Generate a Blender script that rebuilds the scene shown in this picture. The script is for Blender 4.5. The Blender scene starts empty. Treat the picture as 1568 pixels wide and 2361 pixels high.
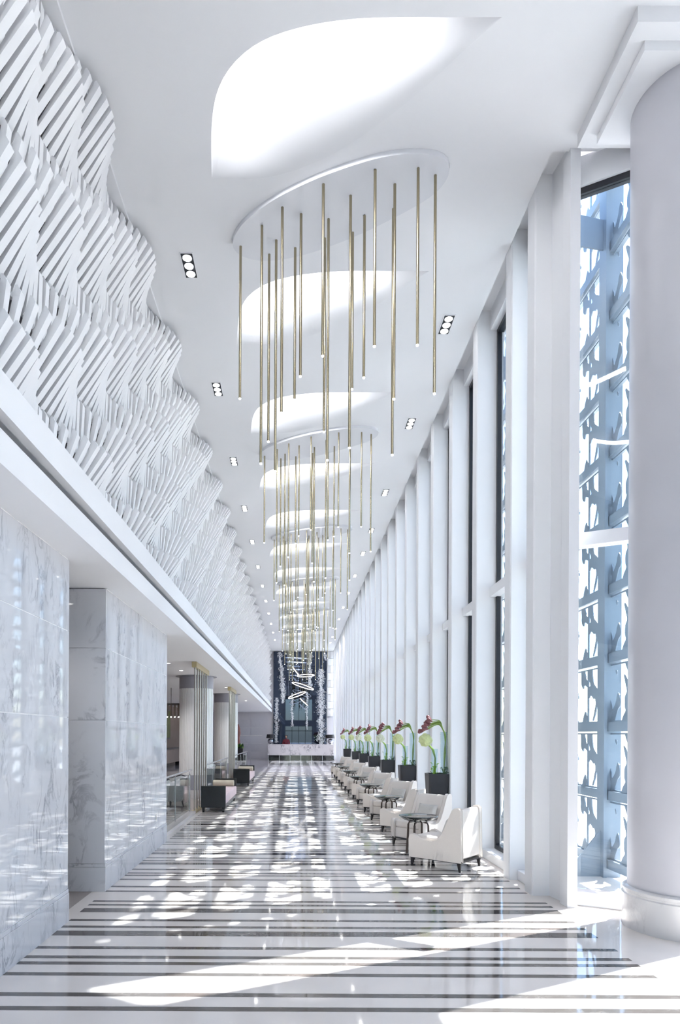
import bpy, bmesh, math, random
from mathutils import Vector, Matrix, noise
from mathutils.geometry import tessellate_polygon

S = bpy.context.scene
COL = S.collection
random.seed(7)
PI = math.pi

# ------------------------------------------------------------------ camera
cam_d = bpy.data.cameras.new('camera')
cam = bpy.data.objects.new('camera', cam_d)
COL.objects.link(cam)
cam.location = (0, 0, 1.7)
cam.rotation_euler = (Matrix.Rotation(PI / 2, 3, 'X') @ Matrix.Rotation(0.0048, 3, 'Z')).to_euler()
cam_d.sensor_fit = 'HORIZONTAL'
cam_d.sensor_width = 36.0
cam_d.lens = 36.0 * 1500 / 1568
cam_d.shift_x = 100 / 1568
cam_d.shift_y = 514.5 / 1568
cam_d.clip_start = 0.05
cam_d.clip_end = 500
S.camera = cam

# ------------------------------------------------------------------ sky, sun, exposure
W = bpy.data.worlds.new('sky')
S.world = W
W.use_nodes = True
wn = W.node_tree
wn.nodes.clear()
wo = wn.nodes.new('ShaderNodeOutputWorld')
wb = wn.nodes.new('ShaderNodeBackground')
ws = wn.nodes.new('ShaderNodeTexSky')
ws.sky_type = 'NISHITA'
ws.sun_disc = False
ws.sun_elevation = math.radians(55)
ws.sun_rotation = math.radians(63)
ws.air_density = 1.0
ws.dust_density = 1.0
ws.ozone_density = 1.0
wb.inputs['Strength'].default_value = 0.75
wn.links.new(ws.outputs[0], wb.inputs[0])
wn.links.new(wb.outputs[0], wo.inputs[0])

sun_d = bpy.data.lights.new('sun', 'SUN')
sun_d.energy = 26.0
sun_d.angle = math.radians(0.53)
sun_d.color = (1.0, 0.975, 0.955)
sun = bpy.data.objects.new('sun', sun_d)
COL.objects.link(sun)
sun.location = (20, 10, 30)
sun.rotation_euler = Vector((-1, -0.51, -1.616)).to_track_quat('-Z', 'Y').to_euler()

vs = S.view_settings
vs.view_transform = 'Standard'
vs.look = 'None'
vs.exposure = -0.2
vs.gamma = 1.0
vs.use_curve_mapping = False
cy = S.cycles
cy.max_bounces = 6
cy.diffuse_bounces = 4
cy.glossy_bounces = 3
cy.transmission_bounces = 2
cy.use_adaptive_sampling = True
cy.adaptive_threshold = 0.18
cy.adaptive_min_samples = 24
cy.transparent_max_bounces = 16
cy.caustics_reflective = False
cy.caustics_refractive = False
cy.sample_clamp_indirect = 8.0
cy.use_denoising = True

# ------------------------------------------------------------------ helpers
def lab(o, label=None, cat=None, group=None, kind=None):
    if label: o['label'] = label
    if cat: o['category'] = cat
    if group: o['group'] = group
    if kind: o['kind'] = kind
    return o

def empty(name, loc=(0, 0, 0), rz=0.0):
    o = bpy.data.objects.new(name, None)
    COL.objects.link(o)
    o.location = loc
    o.rotation_euler = (0, 0, rz)
    o.empty_display_size = 0.1
    return o

class MB:
    def __init__(self):
        self.v = []
        self.f = []
    def add(self, vs_, fs_):
        n = len(self.v)
        self.v += [tuple(p) for p in vs_]
        self.f += [tuple(i + n for i in f) for f in fs_]
        return self
    def box(self, x0, x1, y0, y1, z0, z1):
        return self.add([(x0, y0, z0), (x1, y0, z0), (x1, y1, z0), (x0, y1, z0),
                         (x0, y0, z1), (x1, y0, z1), (x1, y1, z1), (x0, y1, z1)],
                        [(0, 3, 2, 1), (4, 5, 6, 7), (0, 1, 5, 4), (1, 2, 6, 5), (2, 3, 7, 6), (3, 0, 4, 7)])
    def prism(self, poly, a, b, axis='y'):
        """poly: 2D points; extruded from a to b along axis ('y': poly is (x,z); 'z': (x,y); 'x': (y,z))"""
        n = len(poly)
        if axis == 'y':
            g = lambda p, t: (p[0], t, p[1])
        elif axis == 'z':
            g = lambda p, t: (p[0], p[1], t)
        else:
            g = lambda p, t: (t, p[0], p[1])
        vs_ = [g(p, a) for p in poly] + [g(p, b) for p in poly]
        fs_ = [tuple(range(n)), tuple(range(2 * n - 1, n - 1, -1))]
        fs_ += [(i, (i + 1) % n, n + (i + 1) % n, n + i) for i in range(n)]
        return self.add(vs_, fs_)
    def lathe(self, prof, seg=24, c=(0, 0, 0), cap=True):
        vs_, fs_ = [], []
        for r, z in prof:
            for k in range(seg):
                a = 2 * PI * k / seg
                vs_.append((c[0] + r * math.cos(a), c[1] + r * math.sin(a), c[2] + z))
        for j in range(len(prof) - 1):
            for k in range(seg):
                k2 = (k + 1) % seg
                fs_.append((j * seg + k, j * seg + k2, (j + 1) * seg + k2, (j + 1) * seg + k))
        if cap:
            fs_.append(tuple(range(seg - 1, -1, -1)))
            m = (len(prof) - 1) * seg
            fs_.append(tuple(range(m, m + seg)))
        return self.add(vs_, fs_)
    def tube(self, pts, rad, seg=8):
        pts = [Vector(p) for p in pts]
        if not isinstance(rad, (list, tuple)):
            rad = [rad] * len(pts)
        vs_, fs_ = [], []
        up = Vector((0.13, 0.21, 0.97))
        for i, p in enumerate(pts):
            t = (pts[min(i + 1, len(pts) - 1)] - pts[max(i - 1, 0)]).normalized()
            a = t.cross(up)
            if a.length < 1e-4:
                a = t.cross(Vector((1, 0, 0)))
            a.normalize()
            b = t.cross(a).normalized()
            for k in range(seg):
                an = 2 * PI * k / seg
                vs_.append(p + (a * math.cos(an) + b * math.sin(an)) * rad[i])
        for i in range(len(pts) - 1):
            for k in range(seg):
                k2 = (k + 1) % seg
                fs_.append((i * seg + k, i * seg + k2, (i + 1) * seg + k2, (i + 1) * seg + k))
        fs_.append(tuple(range(seg - 1, -1, -1)))
        m = (len(pts) - 1) * seg
        fs_.append(tuple(range(m, m + seg)))
        return self.add(vs_, fs_)
    def mesh(self, name, mat, smooth=None, bevel=0.0, bseg=2, recalc=True):
        me = bpy.data.meshes.new(name)
        me.from_pydata(self.v, [], self.f)
        if recalc or bevel:
            bm = bmesh.new()
            bm.from_mesh(me)
            if bevel:
                bmesh.ops.remove_doubles(bm, verts=bm.verts, dist=1e-5)
                es = [e for e in bm.edges if len(e.link_faces) == 2 and e.calc_face_angle(0) > 0.5]
                bmesh.ops.bevel(bm, geom=es, offset=bevel, segments=bseg, profile=0.5, affect='EDGES', clamp_overlap=True)
            if recalc:
                bmesh.ops.recalc_face_normals(bm, faces=bm.faces)
            bm.to_mesh(me)
            bm.free()
        if smooth is not None:
            me.shade_smooth()
            me.set_sharp_from_angle(angle=math.radians(smooth))
        if mat is not None:
            me.materials.append(mat)
        me.update()
        return me
    def build(self, name, mat, parent=None, smooth=None, bevel=0.0, bseg=2, recalc=True, loc=None):
        me = self.mesh(name, mat, smooth, bevel, bseg, recalc)
        return obj(name, me, parent, loc)

def obj(name, me, parent=None, loc=None):
    o = bpy.data.objects.new(name, me)
    COL.objects.link(o)
    if parent is not None:
        o.parent = parent
    if loc is not None:
        o.location = loc
    return o

def copy_tree(o, parent=None):
    c = o.copy()
    COL.objects.link(c)
    c.parent = parent
    for ch in list(o.children):
        copy_tree(ch, c)
    return c

ORD = ['first', 'second', 'third', 'fourth', 'fifth', 'sixth', 'seventh', 'eighth', 'ninth', 'tenth',
       'eleventh', 'twelfth', 'thirteenth', 'fourteenth', 'fifteenth', 'sixteenth', 'seventeenth', 'eighteenth',
       'nineteenth', 'twentieth', 'twenty-first', 'twenty-second', 'twenty-third', 'twenty-fourth', 'twenty-fifth',
       'twenty-sixth', 'twenty-seventh', 'twenty-eighth']

# ------------------------------------------------------------------ materials
def nm(name):
    m = bpy.data.materials.new(name)
    m.use_nodes = True
    return m, m.node_tree, m.node_tree.nodes['Principled BSDF']

def plain(name, col, rough=0.5, metal=0.0, spec=0.5, var=0.03, scale=6.0, bump=0.0, coat=0.0):
    m, t, b = nm(name)
    b.inputs['Roughness'].default_value = rough
    b.inputs['Metallic'].default_value = metal
    b.inputs['Specular IOR Level'].default_value = spec
    b.inputs['Coat Weight'].default_value = coat
    b.inputs['Coat Roughness'].default_value = 0.05
    tc = t.nodes.new('ShaderNodeTexCoord')
    nz = t.nodes.new('ShaderNodeTexNoise')
    nz.inputs['Scale'].default_value = scale
    nz.inputs['Detail'].default_value = 1.5
    t.links.new(tc.outputs['Object'], nz.inputs['Vector'])
    mx = t.nodes.new('ShaderNodeMix')
    mx.data_type = 'RGBA'
    mx.inputs['A'].default_value = tuple(max(0, c * (1 - var)) for c in col) + (1,)
    mx.inputs['B'].default_value = tuple(min(1, c * (1 + var)) for c in col) + (1,)
    t.links.new(nz.outputs['Fac'], mx.inputs['Factor'])
    t.links.new(mx.outputs['Result'], b.inputs['Base Color'])
    if bump:
        bp = t.nodes.new('ShaderNodeBump')
        bp.inputs['Strength'].default_value = bump
        bp.inputs['Distance'].default_value = 0.01
        t.links.new(nz.outputs['Fac'], bp.inputs['Height'])
        t.links.new(bp.outputs['Normal'], b.inputs['Normal'])
    return m

def emit(name, col, strength, sample=True):
    m, t, b = nm(name)
    b.inputs['Base Color'].default_value = (0.8, 0.8, 0.8, 1)
    b.inputs['Emission Color'].default_value = tuple(col) + (1,)
    b.inputs['Emission Strength'].default_value = strength
    if not sample:
        m.cycles.emission_sampling = 'NONE'
    return m

def marble(name, base, vein, rough=0.06, scale=1.0, amount=0.6, tilt=0.6, cloud=0.1, random_shift=True):
    m, t, b = nm(name)
    L = t.links
    b.inputs['Roughness'].default_value = rough
    tc = t.nodes.new('ShaderNodeTexCoord')
    mp = t.nodes.new('ShaderNodeMapping')
    mp.inputs['Rotation'].default_value = (tilt, 0.25, 0)
    mp.inputs['Scale'].default_value = (1.2 * scale, 2.4 * scale, 0.9 * scale)
    oi = t.nodes.new('ShaderNodeObjectInfo')
    ad = t.nodes.new('ShaderNodeVectorMath')
    ad.operation = 'ADD'
    sc = t.nodes.new('ShaderNodeVectorMath')
    sc.operation = 'SCALE'
    sc.inputs['Scale'].default_value = 17.0 if random_shift else 0.0
    L.new(oi.outputs['Random'], sc.inputs[0])
    L.new(tc.outputs['Object'], ad.inputs[0])
    L.new(sc.outputs[0], ad.inputs[1])
    L.new(ad.outputs[0], mp.inputs['Vector'])
    n1 = t.nodes.new('ShaderNodeTexNoise')
    n1.inputs['Scale'].default_value = 1.6
    n1.inputs['Detail'].default_value = 8
    n1.inputs['Roughness'].default_value = 0.62
    n1.inputs['Distortion'].default_value = 1.1
    L.new(mp.outputs[0], n1.inputs['Vector'])
    r1 = t.nodes.new('ShaderNodeValToRGB')
    e = r1.color_ramp.elements
    e[0].position = 0.455; e[0].color = (0, 0, 0, 1)
    e[1].position = 0.545; e[1].color = (0, 0, 0, 1)
    k = e.new(0.5); k.color = (1, 1, 1, 1)
    L.new(n1.outputs['Fac'], r1.inputs[0])
    n2 = t.nodes.new('ShaderNodeTexNoise')
    n2.inputs['Scale'].default_value = 1.1
    n2.inputs['Detail'].default_value = 4
    L.new(mp.outputs[0], n2.inputs['Vector'])
    r2 = t.nodes.new('ShaderNodeValToRGB')
    r2.color_ramp.elements[0].position = 0.45
    r2.color_ramp.elements[1].position = 0.68
    L.new(n2.outputs['Fac'], r2.inputs[0])
    mu = t.nodes.new('ShaderNodeMath')
    mu.operation = 'MULTIPLY'
    L.new(r1.outputs[0], mu.inputs[0])
    L.new(r2.outputs[0], mu.inputs[1])
    ma = t.nodes.new('ShaderNodeMath')
    ma.operation = 'MULTIPLY_ADD'
    ma.inputs[1].default_value = cloud
    L.new(n2.outputs['Fac'], ma.inputs[0])
    m2 = t.nodes.new('ShaderNodeMath')
    m2.operation = 'MULTIPLY'
    m2.inputs[1].default_value = amount
    L.new(mu.outputs[0], m2.inputs[0])
    L.new(m2.outputs[0], ma.inputs[2])
    mx = t.nodes.new('ShaderNodeMix')
    mx.data_type = 'RGBA'
    mx.inputs['A'].default_value = tuple(base) + (1,)
    mx.inputs['B'].default_value = tuple(vein) + (1,)
    L.new(ma.outputs[0], mx.inputs['Factor'])
    L.new(mx.outputs['Result'], b.inputs['Base Color'])
    return m

def thin_glass(name, tint=(0.93, 0.97, 0.98), base=0.05):
    m = bpy.data.materials.new(name)
    m.use_nodes = True
    t = m.node_tree
    t.nodes.clear()
    o = t.nodes.new('ShaderNodeOutputMaterial')
    mix = t.nodes.new('ShaderNodeMixShader')
    tr = t.nodes.new('ShaderNodeBsdfTransparent')
    tr.inputs[0].default_value = tuple(tint) + (1,)
    gl = t.nodes.new('ShaderNodeBsdfGlossy')
    gl.inputs['Roughness'].default_value = 0.0
    lw_ = t.nodes.new('ShaderNodeLayerWeight')
    lw_.inputs['Blend'].default_value = 0.5
    pw = t.nodes.new('ShaderNodeMath')
    pw.operation = 'POWER'
    pw.inputs[1].default_value = 5.0
    fr = t.nodes.new('ShaderNodeMath')
    fr.operation = 'MULTIPLY_ADD'
    fr.inputs[1].default_value = 0.96
    fr.inputs[2].default_value = 0.03
    t.links.new(lw_.outputs['Facing'], pw.inputs[0])
    t.links.new(pw.outputs[0], fr.inputs[0])
    t.links.new(fr.outputs[0], mix.inputs[0])
    t.links.new(tr.outputs[0], mix.inputs[1])
    t.links.new(gl.outputs[0], mix.inputs[2])
    t.links.new(mix.outputs[0], o.inputs[0])
    return m

M = {}
M['white'] = plain('white_plaster', (0.875, 0.87, 0.885), 0.55, var=0.012, scale=1.5)
M['slat'] = plain('white_slat_paint', (0.89, 0.885, 0.905), 0.4, var=0.012, scale=1.5)
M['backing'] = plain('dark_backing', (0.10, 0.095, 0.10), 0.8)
M['gloss_white'] = plain('gloss_white', (0.84, 0.84, 0.87), 0.12, var=0.01, scale=1.5)
M['cream_stone'] = plain('cream_polished_stone', (0.78, 0.725, 0.69), 0.045, var=0.06, scale=3.0)
M['dark_stone'] = marble('dark_stripe_stone', (0.085, 0.075, 0.07), (0.30, 0.28, 0.27), 0.05, 3.0, 0.35, cloud=0.06, random_shift=True)
M['grey_floor'] = marble('lilac_grey_stone_floor', (0.50, 0.48, 0.52), (0.36, 0.35, 0.40), 0.07, 0.6, 0.4, cloud=0.3)
M['lounge_floor'] = plain('lounge_carpet', (0.30, 0.27, 0.26), 0.85, var=0.1, scale=40)
M['carrara'] = marble('polished_grey_marble', (0.70, 0.71, 0.75), (0.27, 0.28, 0.33), 0.03, 1.5, 0.8, 0.75, 0.18)
M['desk_marble'] = marble('desk_marble', (0.62, 0.585, 0.60), (0.20, 0.185, 0.21), 0.2, 1.6, 1.2, 0.2, 0.25)
M['grey_wall'] = marble('grey_travertine', (0.68, 0.655, 0.69), (0.56, 0.54, 0.59), 0.35, 0.5, 0.4, 0.0, 0.3)
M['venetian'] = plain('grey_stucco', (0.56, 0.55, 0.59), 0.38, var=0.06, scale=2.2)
M['base_stone'] = marble('pale_base_stone', (0.72, 0.70, 0.70), (0.50, 0.48, 0.49), 0.12, 2.0, 0.4)
M['black_frame'] = plain('black_aluminium', (0.012, 0.014, 0.02), 0.35, var=0.1)
M['glass'] = thin_glass('window_glass')
M['vase_glass'] = thin_glass('vase_glass', (0.90, 0.95, 0.97))
M['rail_glass'] = thin_glass('rail_glass', (0.95, 0.97, 0.97))
M['steel_screen'] = plain('blue_grey_painted_steel', (0.20, 0.25, 0.31), 0.35, var=0.08, scale=3)
M['brass'] = plain('bronze_brass', (0.40, 0.345, 0.235), 0.22, 1.0, var=0.06, scale=12)
M['pale_brass'] = plain('pale_brass', (0.50, 0.48, 0.44), 0.3, 0.8, var=0.08, scale=12)
M['gold'] = plain('satin_gold', (0.62, 0.53, 0.30), 0.3, 1.0)
M['chrome'] = plain('brushed_steel', (0.62, 0.62, 0.64), 0.25, 1.0)
M['fabric'] = plain('cream_linen', (0.78, 0.715, 0.665), 0.85, var=0.05, scale=220, bump=0.15)
M['pillow'] = plain('textured_pillow', (0.60, 0.575, 0.545), 0.9, var=0.25, scale=160, bump=0.4)
M['dark_wood'] = plain('dark_wood', (0.018, 0.016, 0.018), 0.3)
M['brown_metal'] = plain('brown_metal', (0.085, 0.06, 0.05), 0.35, 0.3)
M['black_gloss'] = plain('black_lacquer', (0.008, 0.011, 0.012), 0.06, coat=0.6)
M['planter'] = plain('black_planter', (0.02, 0.021, 0.027), 0.28)
M['bench_black'] = plain('bench_lacquer', (0.012, 0.013, 0.016), 0.22)
M['pink_fabric'] = plain('blush_fabric', (0.72, 0.58, 0.60), 0.8, var=0.05, scale=60)
M['bolster'] = plain('champagne_satin', (0.52, 0.47, 0.37), 0.35, var=0.08, scale=30)
M['lounge_chair'] = plain('quilted_white', (0.66, 0.65, 0.62), 0.7, var=0.06, scale=30)
M['brown_wall'] = plain('brown_panelling', (0.24, 0.17, 0.14), 0.6, var=0.15, scale=2)
M['art_green'] = plain('green_painting', (0.13, 0.14, 0.05), 0.6, var=0.5, scale=3)
M['flute'] = plain('white_flute', (0.86, 0.86, 0.86), 0.4)
M['grey_cap'] = plain('grey_column_cap', (0.34, 0.34, 0.39), 0.4)
M['mirror_dark'] = plain('smoked_mirror', (0.06, 0.075, 0.11), 0.02, 1.0, var=0.02)
M['chip'] = plain('white_shell', (0.78, 0.78, 0.80), 0.4)
M['green_stem'] = plain('green_stem', (0.22, 0.34, 0.06), 0.5, var=0.2, scale=30)
M['hydrangea'] = plain('pale_green_petal', (0.66, 0.72, 0.36), 0.6, var=0.3, scale=90, bump=0.3)
M['hydrangea_white'] = plain('cream_petal', (0.74, 0.76, 0.58), 0.6, var=0.25, scale=90, bump=0.3)
M['calla'] = plain('plum_petal', (0.22, 0.075, 0.085), 0.45, var=0.4, scale=25)
M['leaf'] = plain('leaf_green', (0.20, 0.40, 0.04), 0.5, var=0.3, scale=20)
M['leaf_dark'] = plain('dark_leaf', (0.06, 0.13, 0.06), 0.6, var=0.3, scale=30)
M['pebble'] = plain('glass_pebble', (0.62, 0.68, 0.8), 0.2)
M['paving'] = plain('pale_paving', (0.62, 0.60, 0.57), 0.8, var=0.08, scale=0.8)
M['shade_black'] = plain('black_lampshade', (0.012, 0.011, 0.015), 0.7)
M['silver_ball'] = plain('silver_glass', (0.45, 0.45, 0.50), 0.2, 0.7)
M['cove'] = emit('cove_led', (0.95, 0.97, 1.0), 60.0)
M['lamp'] = emit('lamp_face', (1.0, 0.98, 0.95), 14.0, False)
M['tip'] = emit('rod_tip', (1.0, 0.98, 0.94), 12.0, False)
M['ring'] = emit('led_ring', (1.0, 0.97, 0.93), 5.0, False)
M['skin'] = plain('skin', (0.42, 0.25, 0.18), 0.6)
M['burgundy'] = plain('burgundy_cloth', (0.16, 0.02, 0.035), 0.8)
M['hair'] = plain('dark_hair', (0.015, 0.011, 0.01), 0.5)
M['terracotta'] = plain('terracotta', (0.30, 0.11, 0.09), 0.6, var=0.2)

# ------------------------------------------------------------------ key dimensions (metres)
CEIL = 7.544          # main ceiling
SOF = 3.28            # soffit / lounge ceiling
XL = -2.068           # marble wall plane
XR = 2.519            # pier face plane
YB = 45.4             # reception back wall
Y0 = -6.0             # wall behind the viewer
PITCH = 1.475

# ------------------------------------------------------------------ floor
floor = MB().box(-2.2, 5.4, Y0, 30.0, -0.12, 0.0).build('floor', M['cream_stone'])
lab(floor, 'polished cream stone floor crossed by dark stripes', kind='structure')
offs = [(0.0, .062), (.217, .062), (.578, .06), (.798, .062), (.931, .062), (1.15, .062), (1.527, .135), (1.712, .06),
        (1.922, .06), (2.256, .145), (2.455, .06), (2.598, .06)]
stripe_mesh = {}
for n in range(-1, 9):
    for o_, w in offs:
        y = 4.031 + 3.017 * n + o_
        if y < 2.4 or y > 29.7:
            continue
        xr = 2.555 if (y < 6.9) else (2.50 if y < 29.0 else 2.3)
        key = (w, xr)
        if key not in stripe_mesh:
            stripe_mesh[key] = MB().box(XL + 0.002, xr, -w / 2, w / 2, -0.02, 0.0).mesh('floor_stripe', M['dark_stone'])
        obj('floor_stripe', stripe_mesh[key], floor, (0, y, 0.0008))
fl2 = MB().box(-9.0, 5.4, 30.0, YB + 0.4, -0.12, 0.0).build('floor', M['grey_floor'])
lab(fl2, 'pale lilac grey stone floor in front of the reception desk', kind='structure')
fl3 = MB().box(-9.0, -2.2, Y0, 30.0, -0.12, -0.002).build('floor', M['lounge_floor'])
lab(fl3, 'dark lounge floor behind the glass balustrade', kind='structure')

# ------------------------------------------------------------------ ceiling with scoops
E_PTS = [(-0.92, 6.834), (-0.892, 6.588), (-0.862, 6.316), (-0.79, 5.986), (-0.701, 5.796), (-0.546, 5.618), (-0.359, 5.483),
         (-0.13, 5.401), (0.194, 5.329), (0.547, 5.296), (0.902, 5.292), (1.274, 5.290), (1.509, 5.288), (1.642, 5.287)]
C_PTS = [(-0.92, 6.834), (-0.40, 6.84), (-0.05, 6.74), (0.25, 6.60), (0.52, 6.42), (0.76, 6.22), (0.98, 6.02), (1.16, 5.83),
         (1.31, 5.65), (1.44, 5.50), (1.55, 5.38), (1.60, 5.32), (1.642, 5.287)]

def resample(pts, n):
    L = [0]
    for a, b in zip(pts, pts[1:]):
        L.append(L[-1] + math.dist(a, b))
    out = []
    for k in range(n + 1):
        s = L[-1] * k / n
        i = 0
        while i < len(L) - 2 and L[i + 1] < s:
            i += 1
        t = (s - L[i]) / max(1e-9, L[i + 1] - L[i])
        out.append((pts[i][0] + (pts[i + 1][0] - pts[i][0]) * t, pts[i][1] + (pts[i + 1][1] - pts[i][1]) * t))
    return out

def smooth_curve(pts, n):
    q = resample(pts, n)
    for _ in range(3):
        q = [q[0]] + [((a[0] + 2 * b[0] + c[0]) / 4, (a[1] + 2 * b[1] + c[1]) / 4) for a, b, c in zip(q, q[1:], q[2:])] + [q[-1]]
    return q

NS = 36
EC = smooth_curve(E_PTS, NS)
CC = smooth_curve(C_PTS, NS)
SCP = 2.893
NSC = 13
ceil = empty('ceiling', (0, 0, 0))
lab(ceil, 'smooth white ceiling with leaf-shaped lit scoops', kind='structure')
# flat part with openings, one mesh
mb = MB()
for k in range(-3, NSC):
    y0, y1 = 5.05 + SCP * k, 5.05 + SCP * (k + 1)
    dy = SCP * k
    outer = [(-2.35, y0), (XR, y0), (XR, y1), (-2.35, y1)]
    hole = [(p[0], p[1] + dy) for p in EC] + [(p[0], p[1] + dy) for p in reversed(CC[1:-1])]
    allp = outer + hole
    tris = tessellate_polygon([[Vector((p[0], p[1], 0)) for p in outer], [Vector((p[0], p[1], 0)) for p in hole]])
    mb.add([(p[0], p[1], CEIL) for p in allp], tris)
ye = 5.05 + SCP * NSC
mb.add([(-2.35, ye, CEIL), (XR, ye, CEIL), (XR, YB, CEIL), (-2.35, YB, CEIL)], [(0, 1, 2, 3)])
mb.add([(-2.35, Y0, CEIL), (5.4, Y0, CEIL), (5.4, 5.05 - 3 * SCP, CEIL), (-2.35, 5.05 - 3 * SCP, CEIL)], [(0, 1, 2, 3)])
mb.add([(XR, 5.05 - 3 * SCP, CEIL), (5.4, 5.05 - 3 * SCP, CEIL), (5.4, 6.5, CEIL), (XR, 6.5, CEIL)], [(0, 1, 2, 3)])
# edge of the slab above the pier line
mb.add([(XR, 6.5, CEIL), (XR, YB, CEIL), (XR, YB, CEIL + .16), (XR, 6.5, CEIL + .16)], [(0, 1, 2, 3)])
mb.build('ceiling_field', M['white'], ceil, recalc=False)
# scoop surfaces
sc = MB()
NT = 14
DEP = 0.34
idx = {}
for i in range(NS + 1):
    s = i / NS
    sm = min(1.0, s / 0.24)
    d = DEP * sm * sm * (3 - 2 * sm) * (min(1.0, (1 - s) / 0.4) ** 0.6)
    for j in range(NT + 1):
        t = j / NT
        prof = (1 - t) ** 2 * (1 + 2 * t) if t > 0 else 1.0
        x = EC[i][0] + (CC[i][0] - EC[i][0]) * t
        y = EC[i][1] + (CC[i][1] - EC[i][1]) * t
        idx[i, j] = len(sc.v)
        sc.v.append((x, y, CEIL + d * prof))
for i in range(NS):
    for j in range(NT):
        sc.f.append((idx[i, j], idx[i + 1, j], idx[i + 1, j + 1], idx[i, j + 1]))
lip = {}
for i in range(NS + 1):
    lip[i] = len(sc.v)
    sc.v.append((EC[i][0], EC[i][1], CEIL))
for i in range(NS):
    sc.f.append((lip[i], lip[i + 1], idx[i + 1, 0], idx[i, 0]))
scoop_me = sc.mesh('ceiling_scoop', M['white'], smooth=50, recalc=False)
# LED strip on the inner face of the sharp edge
ld = MB()
for i in range(6, NS - 7):
    z0, z1 = CEIL + 0.10, CEIL + 0.17
    a, b = EC[i], EC[i + 1]
    nx, ny = -(b[1] - a[1]), (b[0] - a[0])
    l = math.hypot(nx, ny)
    nx, ny = nx / l * .008, ny / l * .008
    ld.add([(a[0] + nx, a[1] + ny, z0), (b[0] + nx, b[1] + ny, z0), (b[0] + nx, b[1] + ny, z1), (a[0] + nx, a[1] + ny, z1)], [(0, 1, 2, 3)])
led_me = ld.mesh('cove_light', M['cove'], recalc=False)
for k in range(-3, NSC):  # lit repeats before the first visible scoop are added to brighten the near end
    so = obj('ceiling_scoop', scoop_me, ceil, (0, SCP * k, 0))
    obj('cove_light', led_me, so)
# stepped boxes above the round column
mb = MB().box(2.70, 5.4, 5.2, 6.32, 7.416, CEIL + .02)
lab(mb.build('ceiling_step', M['white']), 'upper stepped ceiling box above the round grey column', kind='structure')
mb = MB().box(2.83, 5.4, 5.34, 6.19, 7.334, 7.418)
lab(mb.build('ceiling_step', M['white']), 'lower stepped ceiling box resting on the round grey column', kind='structure')
# recess ceiling behind the piers; unseen roof slab added to block sun from above
mb = MB().box(XR, 3.05, 6.35, YB, 7.70, 7.80)
lab(mb.build('ceiling_recess', M['white']), 'narrow raised ceiling strip above the windows', kind='structure')
mb = MB().box(-9.2, 5.6, Y0 - .2, 6.5, 8.05, 8.2).box(-9.2, 3.1, 6.5, YB + .6, 8.05, 8.2)
lab(mb.build('roof', M['white']), 'unseen flat roof slab over the hall, added to keep sun out', kind='structure')

# ------------------------------------------------------------------ left wall: marble, soffit, fascia
def slab_wall(name, label, y0, y1, nyy, endface=False):
    w = MB().box(XL - 0.55, XL - 0.003, y0 + .02, y1 - .02, 0, SOF).build(name, M['white'])
    lab(w, label, kind='structure')
    zs = [(0.30, 1.85), (1.853, 2.63), (2.633, SOF - 0.006)]
    g = 0.003
    for i in range(nyy):
        a, b = y0 + (y1 - y0) * i / nyy, y0 + (y1 - y0) * (i + 1) / nyy
        MB().box(XL - 0.02, XL + 0.009, a + g, b - g, 0, 0.262).build('base_slab', M['carrara'], w, bevel=0.003, bseg=1)
        MB().box(XL - 0.02, XL + 0.005, a + g, b - g, 0.264, 0.298).build('base_moulding', M['carrara'], w)
        for z0, z1 in zs:
            MB().box(XL - 0.02, XL, a + g, b - g, z0 + g, z1 - g).build('marble_slab', M['carrara'], w)
    return w

wl1 = slab_wall('wall_left_front', 'polished grey-veined marble wall nearest the camera on the left', Y0 + .2, 5.89, 7)
wl2 = slab_wall('wall_left_middle', 'second marble wall block with a shaded grey end face', 7.05, 10.34, 2)
for z0, z1 in [(0, .262), (.264, .298), (.30, 1.85), (1.853, 2.63), (2.633, SOF - .012)]:
    pr = 0.009 if z1 < .27 else (0.005 if z1 < .3 else 0)
    MB().box(XL - 0.56, XL - 0.001 + pr, 7.03 - pr, 7.06, z0, z1).build('marble_slab', M['carrara'], wl2)
    MB().box(XL - 0.56, XL - 0.001 + pr, 10.33, 10.36 + pr, z0, z1).build('marble_slab', M['carrara'], wl2)
    MB().box(XL - 0.56, XL - 0.001 + pr, 5.87, 5.90 + pr, z0, z1).build('marble_slab', M['carrara'], wl1)
# tiny power outlet in the second wall
so = MB().box(XL, XL + .006, 9.55, 9.62, .42, .52).build('wall_outlet', M['chrome'])
lab(so, 'small dark wall socket low on the second marble wall', 'wall socket')

XF = -1.735
soffit = MB().box(-9.0, XF, Y0, YB, SOF, SOF + .06).box(XF - .06, XF, Y0, YB, SOF + .06, 3.483)
soffit = soffit.box(XF - .33, XF - .30, Y0, YB, 3.34, 3.72).build('soffit', M['white'])
lab(soffit, 'white soffit and lower band of the ledge above the marble wall', kind='structure')
fas = MB().box(XF - .07, XF, Y0, YB, 3.598, 3.83).box(-2.3, XF - .07, Y0, YB, 3.72, 3.76).build('fascia', M['white'])
lab(fas, 'upper white band of the long ledge under the slatted wall', kind='structure')

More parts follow.
